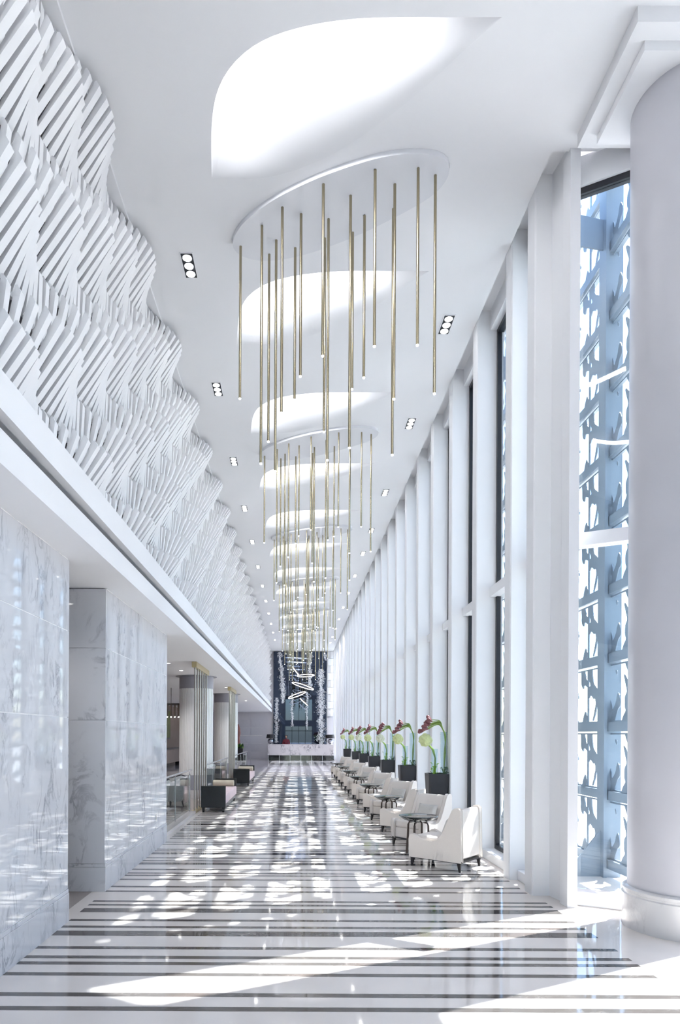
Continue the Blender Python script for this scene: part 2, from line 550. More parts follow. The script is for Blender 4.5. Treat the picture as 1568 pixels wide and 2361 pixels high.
# slatted wall
sw = empty('wall_slatted', (0, 0, 0))
lab(sw, 'white wall of staggered fanned slats above the ledge on the left', kind='structure')
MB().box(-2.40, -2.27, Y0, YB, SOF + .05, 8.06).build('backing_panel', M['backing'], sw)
MB().box(-2.27, -1.926, Y0, YB, CEIL - .045, CEIL - .004).build('ceiling_trim', M['white'], sw)
NPER = 16
SP = 1.78 / NPER
ROWT = [5.78 - 0.53 * k + 1.7 for k in range(7)]
XBASE = -2.04
AMP = 0.30
slat_me = []
def slat_profile(ph):
    T = 0.015 + AMP * (0.5 - 0.5 * math.cos(2 * PI * ph / NPER))
    xb, xt = XBASE, XBASE + T
    h = 0.53
    return [(xb - .042, 0.004), (xb - .02, 0.004), (xb, 0.03), (xt, h - .05), (xt - .025, h - .006), (xt - .040, h - .006)]
for ph in range(NPER):
    slat_me.append(MB().prism(slat_profile(ph), -0.034, 0.034).mesh('slat', M['slat']))
cands = []
for rk, zt in enumerate(ROWT):
    for i in range(int((YB - 2.0) / SP)):
        y = 2.0 + SP * i
        ph = (i + (8 if rk % 2 else 0) + 4) % NPER
        vis = (684 - 1500 * 1.80 / y > -8) and (1695 - 1500 * (zt - .3 - 1.7) / y > -8)
        cands.append((y if vis else y + 100, y, rk, zt, ph))
cands.sort()
for _, y, rk, zt, ph in cands[:300]:
    obj('slat', slat_me[ph], sw, (0, y, zt - 0.53))
rest = MB()
PR = [slat_profile(p) for p in range(NPER)]
for _, y, rk, zt, ph in cands[300:]:
    rest.prism([(a, b + zt - .53) for a, b in PR[ph]], y - .034, y + .034)
lab(rest.build('slat_field', M['slat'], sw, recalc=False), kind='stuff')

# ------------------------------------------------------------------ right wall: piers and windows
PIER_Y = [7.695 + PITCH * k for k in range(26) if 7.695 + PITCH * k < YB - .3]
MB_p = MB().box(XR, 2.80, 0, 0.22, 0, 7.70).box(2.80, 2.98, 0.0, 0.22, 0, 7.70)
pier_me = MB().prism([(XR, 0.012), (XR + .012, 0), (2.89, 0), (2.89, .22), (XR + .012, .22), (XR, .208)], 0, 7.70, 'z').mesh('window_pier', M['white'])
p0 = MB().prism([(XR, 0.012), (XR + .012, 0), (2.72, 0), (2.72, .22), (XR, .22)], 0, 7.70, 'z').build('window_pier', M['white'], loc=(0, 6.94, 0))
lab(p0, 'white window pier nearest the camera, beside the angled glazing', kind='structure')
mb = MB().prism([(2.70, 6.95), (2.745, 6.62), (2.85, 6.62), (2.85, 7.16), (2.70, 7.16)], 0, 7.70, 'z')
cov = mb.build('trim_1', M['white'])
lab(cov, 'white angled cover panel beside the nearest pier', kind='structure')
mb = MB().prism([(2.695, 6.46), (2.795, 6.46), (2.795, 6.64), (2.695, 6.64)], 0, 7.56, 'z')
lab(mb.build('trim_2', M['white']), 'slim white corner post at the angled glazing', kind='structure')
for n, y in enumerate(PIER_Y):
    lab(obj('window_pier', pier_me, None, (0, y, 0)), 'white window pier, %s of the row counted from the camera' % ORD[n + 1], kind='structure')

def window(n, y0, y1, lbl):
    w = empty('window_%d' % n, (2.84, y0, 0))
    lab(w, lbl, kind='structure')
    L = y1 - y0
    gd = 0.055
    key = round(L, 3)
    if key not in WM:
        WM[key] = dict(
            jamb=MB().box(-.045, .012, 0, gd, .12, 7.42).mesh('frame_jamb', M['black_frame']),
            rail=MB().box(-.045, .045, gd, L - gd, 0, .06).mesh('frame_rail', M['black_frame']),
            pane=MB().box(-.006, .006, gd, L - gd, .18, 3.66).mesh('glass_pane', M['glass']),
            pane2=MB().box(-.006, .006, gd, L - gd, 3.80, 7.36).mesh('glass_pane', M['glass']),
            trans=MB().box(-.13, .07, 0, L, 3.66, 3.79).mesh('transom', M['white']),
            sill=MB().box(-.22, .10, 0, L, 0, .12).mesh('sill', M['white'], bevel=.008),
            head=MB().box(-.135, .14, 0, L, 7.42, 7.70).mesh('header', M['white']))
    m = WM[key]
    obj('frame_jamb', m['jamb'], w)
    obj('frame_jamb', m['jamb'], w, (0, L - gd, 0))
    obj('frame_rail', m['rail'], w, (0, 0, .12))
    obj('frame_rail', m['rail'], w, (0, 0, 7.36))
    obj('glass_pane', m['pane'], w)
    obj('glass_pane', m['pane2'], w)
    obj('transom', m['trans'], w)
    obj('sill', m['sill'], w)
    obj('header', m['head'], w)
WM = {}
window(1, 7.16, PIER_Y[0], 'narrow tall window behind the nearest white pier')
for n, y in enumerate(PIER_Y):
    y1 = y + PITCH if n < len(PIER_Y) - 1 else YB
    window(n + 2, y + .22, y1, 'tall black-framed window after the %s white pier from the camera' % ORD[n + 1])
# angled glazing by the round column
A, B = Vector((2.80, 6.66, 0)), Vector((3.36, 6.36, 0))
ang = math.atan2(B.y - A.y, B.x - A.x)
LW = (B - A).length
wa = empty('window_28', A, ang)
lab(wa, 'tall angled window looking out on the perforated screen beside the round column', kind='structure')
MB().box(0, LW, -.006, .006, .16, 3.62).build('glass_pane', M['glass'], wa)
MB().box(0, LW, -.006, .006, 3.75, 7.20).build('glass_pane', M['glass'], wa)
MB().box(0, LW, -.03, .05, 7.20, 7.262).build('frame_rail', M['black_frame'], wa)
MB().box(0, LW, -.08, .06, 3.62, 3.75).build('transom', M['white'], wa)
MB().box(0, LW, -.08, .10, 0, .10).build('sill', M['white'], wa, bevel=.006)
MB().box(0, LW + .6, -.06, .12, 7.262, 7.56).build('header', M['white'], wa)
MB().box(0, .02, -.03, .05, .1, 7.2).build('frame_jamb', M['white'], wa)

# round column
rc = empty('round_column', (3.46, 5.80, 0))
lab(rc, 'large round grey stucco column with pale stone base', kind='structure')
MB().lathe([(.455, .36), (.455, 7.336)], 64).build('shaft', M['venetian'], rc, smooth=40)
MB().lathe([(.50, 0), (.50, .29), (.488, .30), (.488, .315), (.495, .32), (.495, .345), (.475, .36)], 64).build('base', M['base_stone'], rc, smooth=40)

# side glazing of the entrance bay (right of the camera) and wall behind the viewer
def glazed(name, lbl, fixed, a0, a1, axis, mull):
    w = empty(name, (0, 0, 0))
    lab(w, lbl, kind='structure')
    n = max(1, round((a1 - a0) / mull))
    bx = (lambda m, p0, p1, q0, q1, z0, z1: m.box(fixed + q0, fixed + q1, p0, p1, z0, z1)) if axis == 'y' else \
         (lambda m, p0, p1, q0, q1, z0, z1: m.box(p0, p1, fixed + q0, fixed + q1, z0, z1))
    for i in range(n + 1):
        p = a0 + (a1 - a0) * i / n
        bx(MB(), p - .03, p + .03, -.05, .05, 0, 7.2).build('mullion', M['white'], w)
    for i in range(n):
        p, q = a0 + (a1 - a0) * i / n + .03, a0 + (a1 - a0) * (i + 1) / n - .03
        bx(MB(), p, q, -.005, .005, .1, 7.2).build('glass_pane', M['glass'], w)
    bx(MB(), a0, a1, -.06, .06, 0, .1).build('sill', M['white'], w)
    bx(MB(), a0, a1, -.06, .06, 7.2, 7.56).build('header', M['white'], w)
glazed('window_29', 'side window wall of the entrance bay beyond the round column', 5.3, 4.3, 6.3, 'y', 1.0)
lab(MB().box(5.2, 5.4, Y0, 4.27, 0, 7.56).build('wall_right_sunblock', M['white']), 'added unseen white wall right of the viewer that blocks sun', kind='structure')  # out of view, added to hold back sun in the near bay
glazed('window_30', 'return window between the round column and the side window wall', 6.3, 3.95, 5.3, 'x', 1.35)
rw = MB()
rw.box(-2.4, -1.7, Y0 - .2, Y0, 0, 8).box(2.3, 5.4, Y0 - .2, Y0, 0, 8).box(-1.7, 2.3, Y0 - .2, Y0, 3.0, 3.9)
rw.box(-1.7, 2.3, Y0 - .2, Y0, 7.0, 8).box(-9.2, -2.4, Y0 - .2, Y0, 0, 8)
lab(rw.build('wall_back', M['white']), 'entrance wall behind the viewer with openings for door and upper window', kind='structure')
w = empty('window_31', (0, Y0 - .1, 0))
lab(w, 'glazed entrance and upper window mirrored in the dark reception panel', kind='structure')
for (z0, z1) in ((0, 3.0), (3.9, 7.0)):
    for i in range(5):
        x = -1.7 + i
        MB().box(x - .03, x + .03, -.04, .04, z0, z1).build('mullion', M['black_frame'], w)
    for i in range(4):
        MB().box(-1.67 + i, -.73 + i, -.005, .005, z0, z1).build('glass_pane', M['glass'], w)
MB().box(-1.7, 2.3, -.04, .04, 2.3, 2.38).build('frame_rail', M['black_frame'], w)

# far walls
wf = empty('wall_far', (0, 0, 0))
lab(wf, 'grey stone wall behind the reception desk', kind='structure')
for i in range(5):
    for k in range(6):
        MB().box(-9 + 1.45 * i + .004, -9 + 1.45 * (i + 1), YB, YB + .2, .55 * k + .003, min(SOF, .55 * (k + 1))).build('stone_block', M['grey_wall'], wf)
MB().box(-2.4, 3.2, YB + .02, YB + .2, 0, 8.05).build('wall_core', M['grey_wall'], wf)
MB().box(2.12, 2.52, YB - .16, YB + .02, 0, 2.9).build('stone_block', M['grey_wall'], wf)
lw = MB().box(-7.2, -7.0, Y0, YB, 0, SOF).build('wall_lounge', M['brown_wall'])
lab(lw, 'warm brown panelled wall at the back of the lounge', kind='structure')
# warm slatted strip on the far wall right of the panel
sg = empty('wall_far_slats', (0, 0, 0))
lab(sg, 'strip of overlapping warm white scales right of the dark panel', kind='structure')
for k in range(9):
    for i in range(2):
        MB().prism([(2.13 + .2 * i, 3.05 + .5 * k), (2.32 + .2 * i, 3.05 + .5 * k), (2.36 + .2 * i, 3.53 + .5 * k), (2.13 + .2 * i, 3.53 + .5 * k)],
                   YB - .10 - .06 * ((i + k) % 2), YB + .02).build('scale', M['slat'], sg)

# exterior
gr = MB().box(5.45, 90, -60, 90, -.3, -.06).box(2.99, 5.45, 6.4, 90, -.3, -.06).box(-60, 5.45, -60, Y0 - .2, -.3, -.06).build('ground', M['paving'])
lab(gr, 'pale paving outside the windows', kind='structure')

# ------------------------------------------------------------------ perforated sun screen outside
XS = 3.80
BH = 0.827
screen = empty('sun_screen', (XS, 7.0, 0))
lab(screen, 'blue-grey steel sun screen with cut-out leaf shapes outside the windows', 'sun screen')
PW, PHH = PITCH, BH - 0.13
NX, NZ = 76, 36
def field(u, v):
    p = Vector((u * 6.6 + 0.6 * math.sin(v * 6), v * 3.2, 3.7))
    a = noise.noise(p) + 0.45 * noise.noise(p * 2.1 + Vector((5, 1, 2)))
    return a
vals = {}
for i in range(NX + 1):
    for j in range(NZ + 1):
        vals[i, j] = field(i / NX * PW, j / NZ * PHH)
med = sorted(vals.values())[int(len(vals) * .37)]
for i in range(NX + 1):
    for j in range(NZ + 1):
        e = min(i, NX - i, j, NZ - j)
        vals[i, j] = vals[i, j] - med
        if e == 0:
            vals[i, j] = -0.3
        elif e == 1:
            vals[i, j] = min(vals[i, j], 0.02)
pm = MB()
TH = 0.012
def vtx(a, b):
    return (a, b)
P2 = lambda i, j: (i / NX * PW, j / NZ * PHH)
for i in range(NX):
    for j in range(NZ):
        cs = [(i, j), (i + 1, j), (i + 1, j + 1), (i, j + 1)]
        vv = [vals[c] for c in cs]
        if all(x > 0 for x in vv):
            continue
        poly, cuts = [], []
        for k in range(4):
            a, b = cs[k], cs[(k + 1) % 4]
            va, vb = vv[k], vv[(k + 1) % 4]
            if va <= 0:
                poly.append(P2(*a))
            if (va <= 0) != (vb <= 0):
                t = va / (va - vb)
                pa, pb = P2(*a), P2(*b)
                q = (pa[0] + (pb[0] - pa[0]) * t, pa[1] + (pb[1] - pa[1]) * t)
                poly.append(q)
                cuts.append((q, va <= 0))
        if len(poly) < 3:
            continue
        m_ = len(poly)
        pm.add([(-TH / 2, p[0], p[1]) for p in poly], [tuple(range(m_))])
        pm.add([(TH / 2, p[0], p[1]) for p in poly], [tuple(reversed(range(m_)))])
        for k in range(0, len(cuts) - 1, 2):
            a, b = cuts[k][0], cuts[k + 1][0]
            pm.add([(-TH / 2, a[0], a[1]), (-TH / 2, b[0], b[1]), (TH / 2, b[0], b[1]), (TH / 2, a[0], a[1])], [(0, 1, 2, 3)])
panel_me = pm.mesh('cutout_panel', M['steel_screen'], recalc=False)
NCOL = 24
for r in range(11):
    for c in range(NCOL):
        obj('cutout_panel', panel_me, screen, (0, PITCH * c, .22 + BH * r))
beam_me = MB().box(-.05, .07, 0, PITCH * NCOL, 0, .11).mesh('beam', M['steel_screen'])
for r in range(12):
    obj('beam', beam_me, screen, (0, 0, .11 + BH * r))
post_me = MB().box(-.06, .12, -.06, .06, -.06, 9.35).box(-.10, -.06, -.09, .09, -.06, 9.35).mesh('post', M['steel_screen'])
for c in range(0, NCOL // 2 + 1):
    obj('post', post_me, screen, (0, .92 + 2 * PITCH * c - .0, 0))
br_me = MB().prism([(0, 0), (-.62, .10), (-.62, .50), (0, .36)], -.012, .012).mesh('bracket', M['steel_screen'])
br2_me = MB().prism([(0, 0), (-.5, 0), (0, .62)], -.012, .012).mesh('bracket', M['steel_screen'])
for c in range(0, NCOL // 2 + 1):
    obj('bracket', br_me, screen, (-.10, .92 + 2 * PITCH * c, 7.62))
    obj('bracket', br2_me, screen, (-.10, .92 + 2 * PITCH * c, -.06))

# ------------------------------------------------------------------ pendant chandeliers
D_PTS = [(-0.804, 7.671), (-0.675, 7.404), (-0.461, 7.183), (-0.227, 7.002), (-0.004, 6.868), (0.211, 6.752), (0.42, 6.659),
         (0.624, 6.578), (0.825, 6.511), (1.027, 6.475), (1.19, 6.465), (1.358, 6.48), (1.483, 6.526), (1.55, 6.609), (1.552, 6.732),
         (1.508, 6.872), (1.404, 7.006), (1.249, 7.139), (1.064, 7.275), (0.784, 7.471), (0.486, 7.646), (0.149, 7.813),
         (-0.177, 7.924), (-0.457, 7.954), (-0.681, 7.896), (-0.784, 7.792)]
RODS = [(-0.692, 7.712, 1.8), (-0.422, 7.398, 2.7), (-0.358, 7.839, 2.25), (-0.266, 7.613, 2.7), (-0.184, 7.14, 2.25),
        (-0.044, 7.732, 1.8), (0.022, 7.228, 1.8), (0.254, 6.837, 1.8), (0.302, 7.58, 2.25), (0.33, 7.298, 2.7),
        (0.552, 6.981, 2.7), (0.618, 7.49, 1.8), (0.729, 7.247, 1.8), (0.777, 6.662, 1.8), (1.036, 7.151, 2.7),
        (1.004, 6.833, 2.25), (1.213, 6.639, 1.8), (1.406, 6.722, 2.25)]
q = D_PTS + D_PTS[:1]
q = resample(q, 72)[:-1]
for _ in range(2):
    q = [((q[i - 1][0] + 2 * q[i][0] + q[(i + 1) % 72][0]) / 4, (q[i - 1][1] + 2 * q[i][1] + q[(i + 1) % 72][1]) / 4) for i in range(72)]
disc_poly = [(p[0] - .4, p[1] - 7.2) for p in q]
def make_chandelier():
    root = empty('pendant_chandelier', (.4, 7.2, 7.49))
    MB().prism(disc_poly, 0, .054, 'z').build('canopy_disc', M['gloss_white'], root, smooth=30)
    rm = {L: MB().lathe([(.0155, -L), (.0155, 0)], 12).mesh('rod', M['brass'], smooth=40) for L in (1.8, 2.25, 2.7)}
    tm = MB().lathe([(.0125, -.012), (.0135, 0)], 10).mesh('rod_tip', M['tip'])
    for x, y, L in RODS:
        r = obj('rod', rm[L], root, (x - .4, y - 7.2, 0))
        obj('rod_tip', tm, r, (0, 0, -L))
    return root
ch0 = make_chandelier()
CHP = SCP * 2
for k in range(6):
    c = ch0 if k == 0 else copy_tree(ch0)
    c.location = (.4, 7.2 + CHP * k, 7.49)
    lab(c, 'white oval disc hung with slim brass light rods, %s from the camera' % ORD[k], 'chandelier', 'rod chandeliers along the ceiling')

# ------------------------------------------------------------------ recessed triple downlights
def make_downlight():
    root = empty('triple_downlight', (0, 0, CEIL))
    MB().box(-.072, .072, -.21, .21, -.008, .0).build('housing', M['black_frame'], root)
    fr = MB().box(-.082, -.072, -.22, .22, -.010, 0).box(.072, .082, -.22, .22, -.010, 0).box(-.072, .072, -.22, -.21, -.010, 0).box(-.072, .072, .21, .22, -.010, 0)
    fr.build('trim_frame', M['white'], root)
    lm = MB().lathe([(.062, -.014), (.062, -.008)], 20).mesh('lamp_ring', M['chrome'])
    fm = MB().lathe([(.053, -.018), (.053, -.014)], 20).mesh('lamp_face', M['lamp'])
    for i in (-1, 0, 1):
        r = obj('lamp_ring', lm, root, (0, .138 * i, 0))
        obj('lamp_face', fm, r)
    return root
dl0 = make_downlight()
first = True
LY = [8.10 + SCP * k for k in range(12)]
RY = [9.24, 12.17, 15.63, 18.53, 20.86, 23.78, 26.69, 29.74, 32.66, 35.57, 38.57, 41.01]
for k, y in enumerate(LY):
    d = dl0 if first else copy_tree(dl0)
    first = False
    d.location = (-1.368, y, CEIL)
    lab(d, 'recessed triple ceiling spotlight beside the slatted wall, %s from the camera' % ORD[k], 'downlight', 'spotlights along the slatted wall')
for k, y in enumerate(RY):
    d = copy_tree(dl0)
    d.location = (2.10, y, CEIL)
    if y > 34:
        ld_ = bpy.data.lights.new('lamp_beam', 'SPOT')
        ld_.energy = 170
        ld_.spot_size = math.radians(120)
        ld_.spot_blend = 0.8
        ld_.shadow_soft_size = 0.06
        ld_.color = (1.0, 0.78, 0.62)
        obj('lamp_beam', ld_, d, (0, 0, -.05))
    lab(d, 'recessed triple ceiling spotlight beside the window piers, %s from the camera' % ORD[k], 'downlight', 'spotlights along the window piers')

# ------------------------------------------------------------------ armchairs, tables, pillows
def make_armchair():
    r = empty('armchair')
    side = [(.355, .13), (.362, .35), (.352, .395), (.325, .412), (.285, .402), (.22, .368), (.14, .345), (.05, .338), (-.03, .356), (-.09, .41),
            (-.15, .52), (-.205, .655), (-.25, .755), (-.28, .782), (-.325, .785), (-.348, .76), (-.362, .13)]
    me = MB().prism(side, -.03, .03).mesh('side_panel', M['fabric'], smooth=40, bevel=.012)
    obj('side_panel', me, r, (0, .275, 0))
    obj('side_panel', me, r, (0, -.275, 0))
    MB().prism([(-.06, .30), (-.12, .42), (-.225, .735), (-.255, .768), (-.325, .772), (-.345, .745), (-.357, .16), (-.25, .16)], -.244, .244).build('backrest', M['fabric'], r, smooth=40, bevel=.01)
    MB().box(-.30, .335, -.244, .244, .13, .285).build('seat_base', M['fabric'], r, bevel=.006)
    MB().box(-.13, .35, -.24, .24, .287, .395).build('seat_cushion', M['fabric'], r, smooth=50, bevel=.03, bseg=3)
    MB().box(-.355, .35, -.298, .298, .108, .13).build('base_rail', M['dark_wood'], r)
    def leg(x, y):
        t, b, h = .021, .010, .108
        ox, oy = (.012 if x > 0 else -.012), (.006 if y > 0 else -.006)
        vs_ = [(x - t, y - t, h), (x + t, y - t, h), (x + t, y + t, h), (x - t, y + t, h),
               (x + ox - b, y + oy - b, 0), (x + ox + b, y + oy - b, 0), (x + ox + b, y + oy + b, 0), (x + ox - b, y + oy + b, 0)]
        MB().add(vs_, [(0, 1, 2, 3), (7, 6, 5, 4), (0, 4, 5, 1), (1, 5, 6, 2), (2, 6, 7, 3), (3, 7, 4, 0)]).build('leg', M['dark_wood'], r)
    for sx in (.325, -.33):
        for sy in (.275, -.275):
            leg(sx, sy)
    return r

def pillow_mesh(w, h, d, mat, name='pillow_body', n=14):
    m = MB()
    for side in (1, -1):
        base = len(m.v)
        for i in range(n + 1):
            for j in range(n + 1):
                u, v = 2 * i / n - 1, 2 * j / n - 1
                k = max(0, (1 - u ** 4) * (1 - v ** 4)) ** .55
                pin = 1 - .10 * (u * u * (1 - v * v) * 0 + (1 - abs(u) ** 3) * 0)
                sx = u * w / 2 * (1 - .07 * (1 - v * v))
                sz = v * h / 2 * (1 - .07 * (1 - u * u))
                m.v.append((side * d / 2 * k, sx, sz))
        for i in range(n):
            for j in range(n):
                a = base + i * (n + 1) + j
                m.f.append((a, a + 1, a + n + 2, a + n + 1) if side > 0 else (a, a + n + 1, a + n + 2, a + 1))
    return m.mesh(name, mat, smooth=60)

def make_table():
    r = empty('side_table')
    MB().lathe([(.05, .455), (.14, .475), (.22, .505), (.272, .540), (.278, .549), (.272, .556), (.255, .552), (.10, .548), (.001, .547)], 40).build('table_top', M['black_gloss'], r, smooth=40)
    for k in range(4):
        a = PI / 4 + k * PI / 2
        c, s = math.cos(a), math.sin(a)
        pts = [(c * .17, s * .17, 0), (c * .155, s * .155, .25), (c * .15, s * .15, .42), (c * .135, s * .135, .455), (c * .05, s * .05, .468)]
        MB().tube(pts, [.019, .017, .015, .014, .011], 6).build('leg', M['brown_metal'], r, smooth=30)
    return r

MOD = 2.95
NPAIR = 7
TY = 9.33
arm0, tab0 = make_armchair(), make_table()
pil_me = pillow_mesh(.36, .26, .11, M['pillow'])
ang1 = math.atan2(.437, -.515)
for k in range(NPAIR):
    yc = TY + MOD * k
    for s in (0, 1):
        a = arm0 if (k == 0 and s == 0) else copy_tree(arm0)
        if s == 0:
            a.location = (1.955, yc - .815, 0.001)
            a.rotation_euler = (0, 0, ang1)
        else:
            a.location = (1.955, yc + .815, 0.001)
            a.rotation_euler = (0, 0, -ang1)
        lab(a, 'cream armchair on the %s side of the %s black table from the camera' % ('near' if s == 0 else 'far', ORD[k]), 'armchair', 'cream armchairs along the windows')
        p = obj('throw_pillow', pil_me)
        hd = ang1 if s == 0 else -ang1
        off = Vector((-.055, (-.06 if s == 0 else .06), .515))
        loc = Matrix.Rotation(hd, 3, 'Z') @ off
        p.location = Vector(a.location) + loc
        p.rotation_euler = (Matrix.Rotation(hd, 3, 'Z') @ Matrix.Rotation(math.radians(-22), 3, 'Y')).to_euler()
        lab(p, 'textured pillow on the armchair at the %s side of the %s table from the camera' % ('near' if s == 0 else 'far', ORD[k]), 'pillow', 'textured pillows on the cream armchairs')
    t = tab0 if k == 0 else copy_tree(tab0)
    t.location = (1.75, yc, 0.001)
    t.rotation_euler = (0, 0, .25)
    lab(t, 'round black side table on four legs, %s from the camera' % ORD[k], 'side table', 'round black side tables')

# ------------------------------------------------------------------ planters with flowers
def make_planter():
    r = empty('planter')
    t, b, h = .178, .15, 1.07
    top = [(-t, -t), (t, -t), (t, t), (-t, t)]
    bot = [(0, -.145), (.145, 0), (0, .145), (-.145, 0)]
    vs_ = [(x, y, h) for x, y in top] + [(x, y, 0) for x, y in bot]
    fs_ = [(4, 7, 6, 5)]
    for i in range(4):
        j = (i + 1) % 4
        fs_ += [(i, 4 + i, j), (j, 4 + i, 4 + j)]
    i_ = [(-t + .014, -t + .014), (t - .014, -t + .014), (t - .014, t - .014), (-t + .014, t - .014)]
    n = len(vs_)
    vs_ += [(x, y, h) for x, y in i_] + [(x, y, h - .05) for x, y in i_]
    for i in range(4):
        j = (i + 1) % 4
        fs_ += [(i, j, n + j, n + i), (n + i, n + j, n + 4 + j, n + 4 + i)]
    fs_.append((n + 4, n + 5, n + 6, n + 7))
    MB().add(vs_, fs_).build('planter_body', M['planter'], r)
    peb = MB()
    random.seed(3)
    for _ in range(70):
        x, y = random.uniform(-.15, .15), random.uniform(-.15, .15)
        s = random.uniform(.010, .018)
        peb.add([(x - s, y, h - .03), (x + s, y, h - .03), (x, y - s, h - .03), (x, y + s, h - .03), (x, y, h - .03 + s), (x, y, h - .045)],
                [(0, 2, 4), (2, 1, 4), (1, 3, 4), (3, 0, 4), (2, 0, 5), (1, 2, 5), (3, 1, 5), (0, 3, 5)])
    lab(peb.build('pebbles', M['pebble'], r), kind='stuff')
    return r

def make_flowers(hmat, seed):
    rnd = random.Random(seed)
    r = empty('flower_arrangement')
    def vase(x, y, rad, h):
        MB().lathe([(rad, 0), (rad, h), (rad - .006, h), (rad - .006, .02)], 28, (x, y, 0), cap=False).build('glass_vase', M['vase_glass'], r, smooth=40)
        MB().lathe([(rad, 0), (rad, .012)], 28, (x, y, 0)).build('vase_foot', M['pebble'], r)
    vase(-.045, .02, .058, .455)
    vase(.105, -.02, .063, .735)
    # hydrangea
    c = Vector((-.205, -.02, .60))
    hb = bmesh.new()
    bmesh.ops.create_icosphere(hb, subdivisions=4, radius=.108)
    for v in hb.verts:
        d = noise.noise(v.co * 22) * .02 + .012 - noise.voronoi(v.co * 48)[0][0] * .026
        v.co = v.co * (1 + d / .108) * 1.0
        v.co += c
    me = bpy.data.meshes.new('hydrangea_head')
    hb.to_mesh(me); hb.free()
    me.materials.append(hmat)
    me.shade_smooth()
    obj('hydrangea_head', me, r)
    for k in range(4):
        a = k * PI / 2
        o = Vector((.008 * math.cos(a), .008 * math.sin(a), 0))
        MB().tube([c + o + Vector((.05, .01, -.07)), Vector((-.07, .02, .44)) + o * 2, Vector((-.03, .03, .30)) + o, Vector((-.04, .02, .05)) + o * 2], .006, 6).build('hydrangea_stem', M['green_stem'], r, smooth=60)
    # calla lilies
    for k in range(9):
        t = k / 8
        bp_ = Vector((-.215 + .13 * t + rnd.uniform(-.018, .018), rnd.uniform(-.05, .05), .745 + .19 * t + rnd.uniform(-.01, .01)))
        dirv = Vector((-.75, rnd.uniform(-.3, .3), -.15 + .75 * t)).normalized()
        base_ = bp_ - dirv * .005
        tip = bp_ + dirv * .085
        pts = [base_ + dirv * (.085 * s) for s in (0, .35, .7, 1.0, 1.15, 1.3)]
        MB().tube(pts, [.008, .019, .026, .031, .024, .002], 9).build('calla_bloom', M['calla'], r, smooth=60)
        mid1 = Vector((.02 + .03 * t, bp_.y * .7, .86 + .055 * t))
        mid2 = Vector((.085, bp_.y * .35 - .01, .78 + .02 * t))
        mid3 = Vector((.125 + rnd.uniform(-.012, .012), -.02 + rnd.uniform(-.02, .02), .66))
        end = Vector((.12 + rnd.uniform(-.02, .02), -.02 + rnd.uniform(-.02, .02), .40))
        end2 = Vector((.105, -.02 + rnd.uniform(-.02, .02), .05))
        ctrl = [base_, base_ * .5 + mid1 * .5 + Vector((0, 0, .012)), mid1, mid2, mid3, end, end2]
        fine = []
        for a in range(len(ctrl) - 1):
            p0_, p1_, p2_, p3_ = ctrl[max(a - 1, 0)], ctrl[a], ctrl[a + 1], ctrl[min(a + 2, len(ctrl) - 1)]
            for s in (0, .25, .5, .75):
                fine.append(.5 * ((2 * p1_) + (p2_ - p0_) * s + (2 * p0_ - 5 * p1_ + 4 * p2_ - p3_) * s * s + (3 * p1_ - p0_ - 3 * p2_ + p3_) * s ** 3))
        fine.append(ctrl[-1])
        MB().tube(fine, .0065, 5).build('calla_stem', M['green_stem'], r, smooth=60)
    # foliage at the foot of the vases
    for x, n_, mt, hh, nm_ in ((-.075, 16, M['leaf'], .24, 'leafy_sprig'), (.09, 22, M['leaf_dark'], .14, 'dark_foliage')):
        lf = MB()
        for k in range(n_):
            a = rnd.uniform(0, 2 * PI)
            z = rnd.uniform(.02, hh)
            rr = rnd.uniform(.015, .06)
            p = Vector((x + rr * math.cos(a), -.10 + rr * math.sin(a) * .8, z))
            d = Vector((math.cos(a), math.sin(a), rnd.uniform(.1, .9))).normalized()
            w_ = d.cross(Vector((0, 0, 1))).normalized()
            L_ = rnd.uniform(.035, .06)
            n3 = w_.cross(d).normalized() * .006
            lf.add([p, p + d * L_ * .5 + w_ * L_ * .38 + n3, p + d * L_, p + d * L_ * .5 - w_ * L_ * .38 + n3, p + d * L_ * .5 - n3],
                   [(0, 1, 4), (1, 2, 4), (2, 3, 4), (3, 0, 4), (0, 3, 1), (1, 3, 2)])
            lf.tube([Vector((x, -.10, 0)), p], .003, 4)
        lf.build(nm_, mt, r)
    return r

pl0 = make_planter()
fa = [make_flowers(M['hydrangea'], 1), make_flowers(M['hydrangea_white'], 2)]
PY = [10.90 + MOD * k for k in range(6)] + [30.4]
used = [False, False]
for k, y in enumerate(PY):
    p = pl0 if k == 0 else copy_tree(pl0)
    p.location = (2.36, y, 0.001)
    lab(p, 'tall faceted black planter by the windows, %s from the camera' % ORD[k], 'planter', 'black planters along the windows')
    v = 1 if k in (2, 4) else 0
    f = fa[v] if not used[v] else copy_tree(fa[v])
    used[v] = True
    f.location = (2.36, y, 1.027)
    lab(f, 'plum callas and %s hydrangea in vases on the %s planter from the camera' % ('cream' if v else 'lime green', ORD[k]), 'flowers', 'flower arrangements on the black planters')

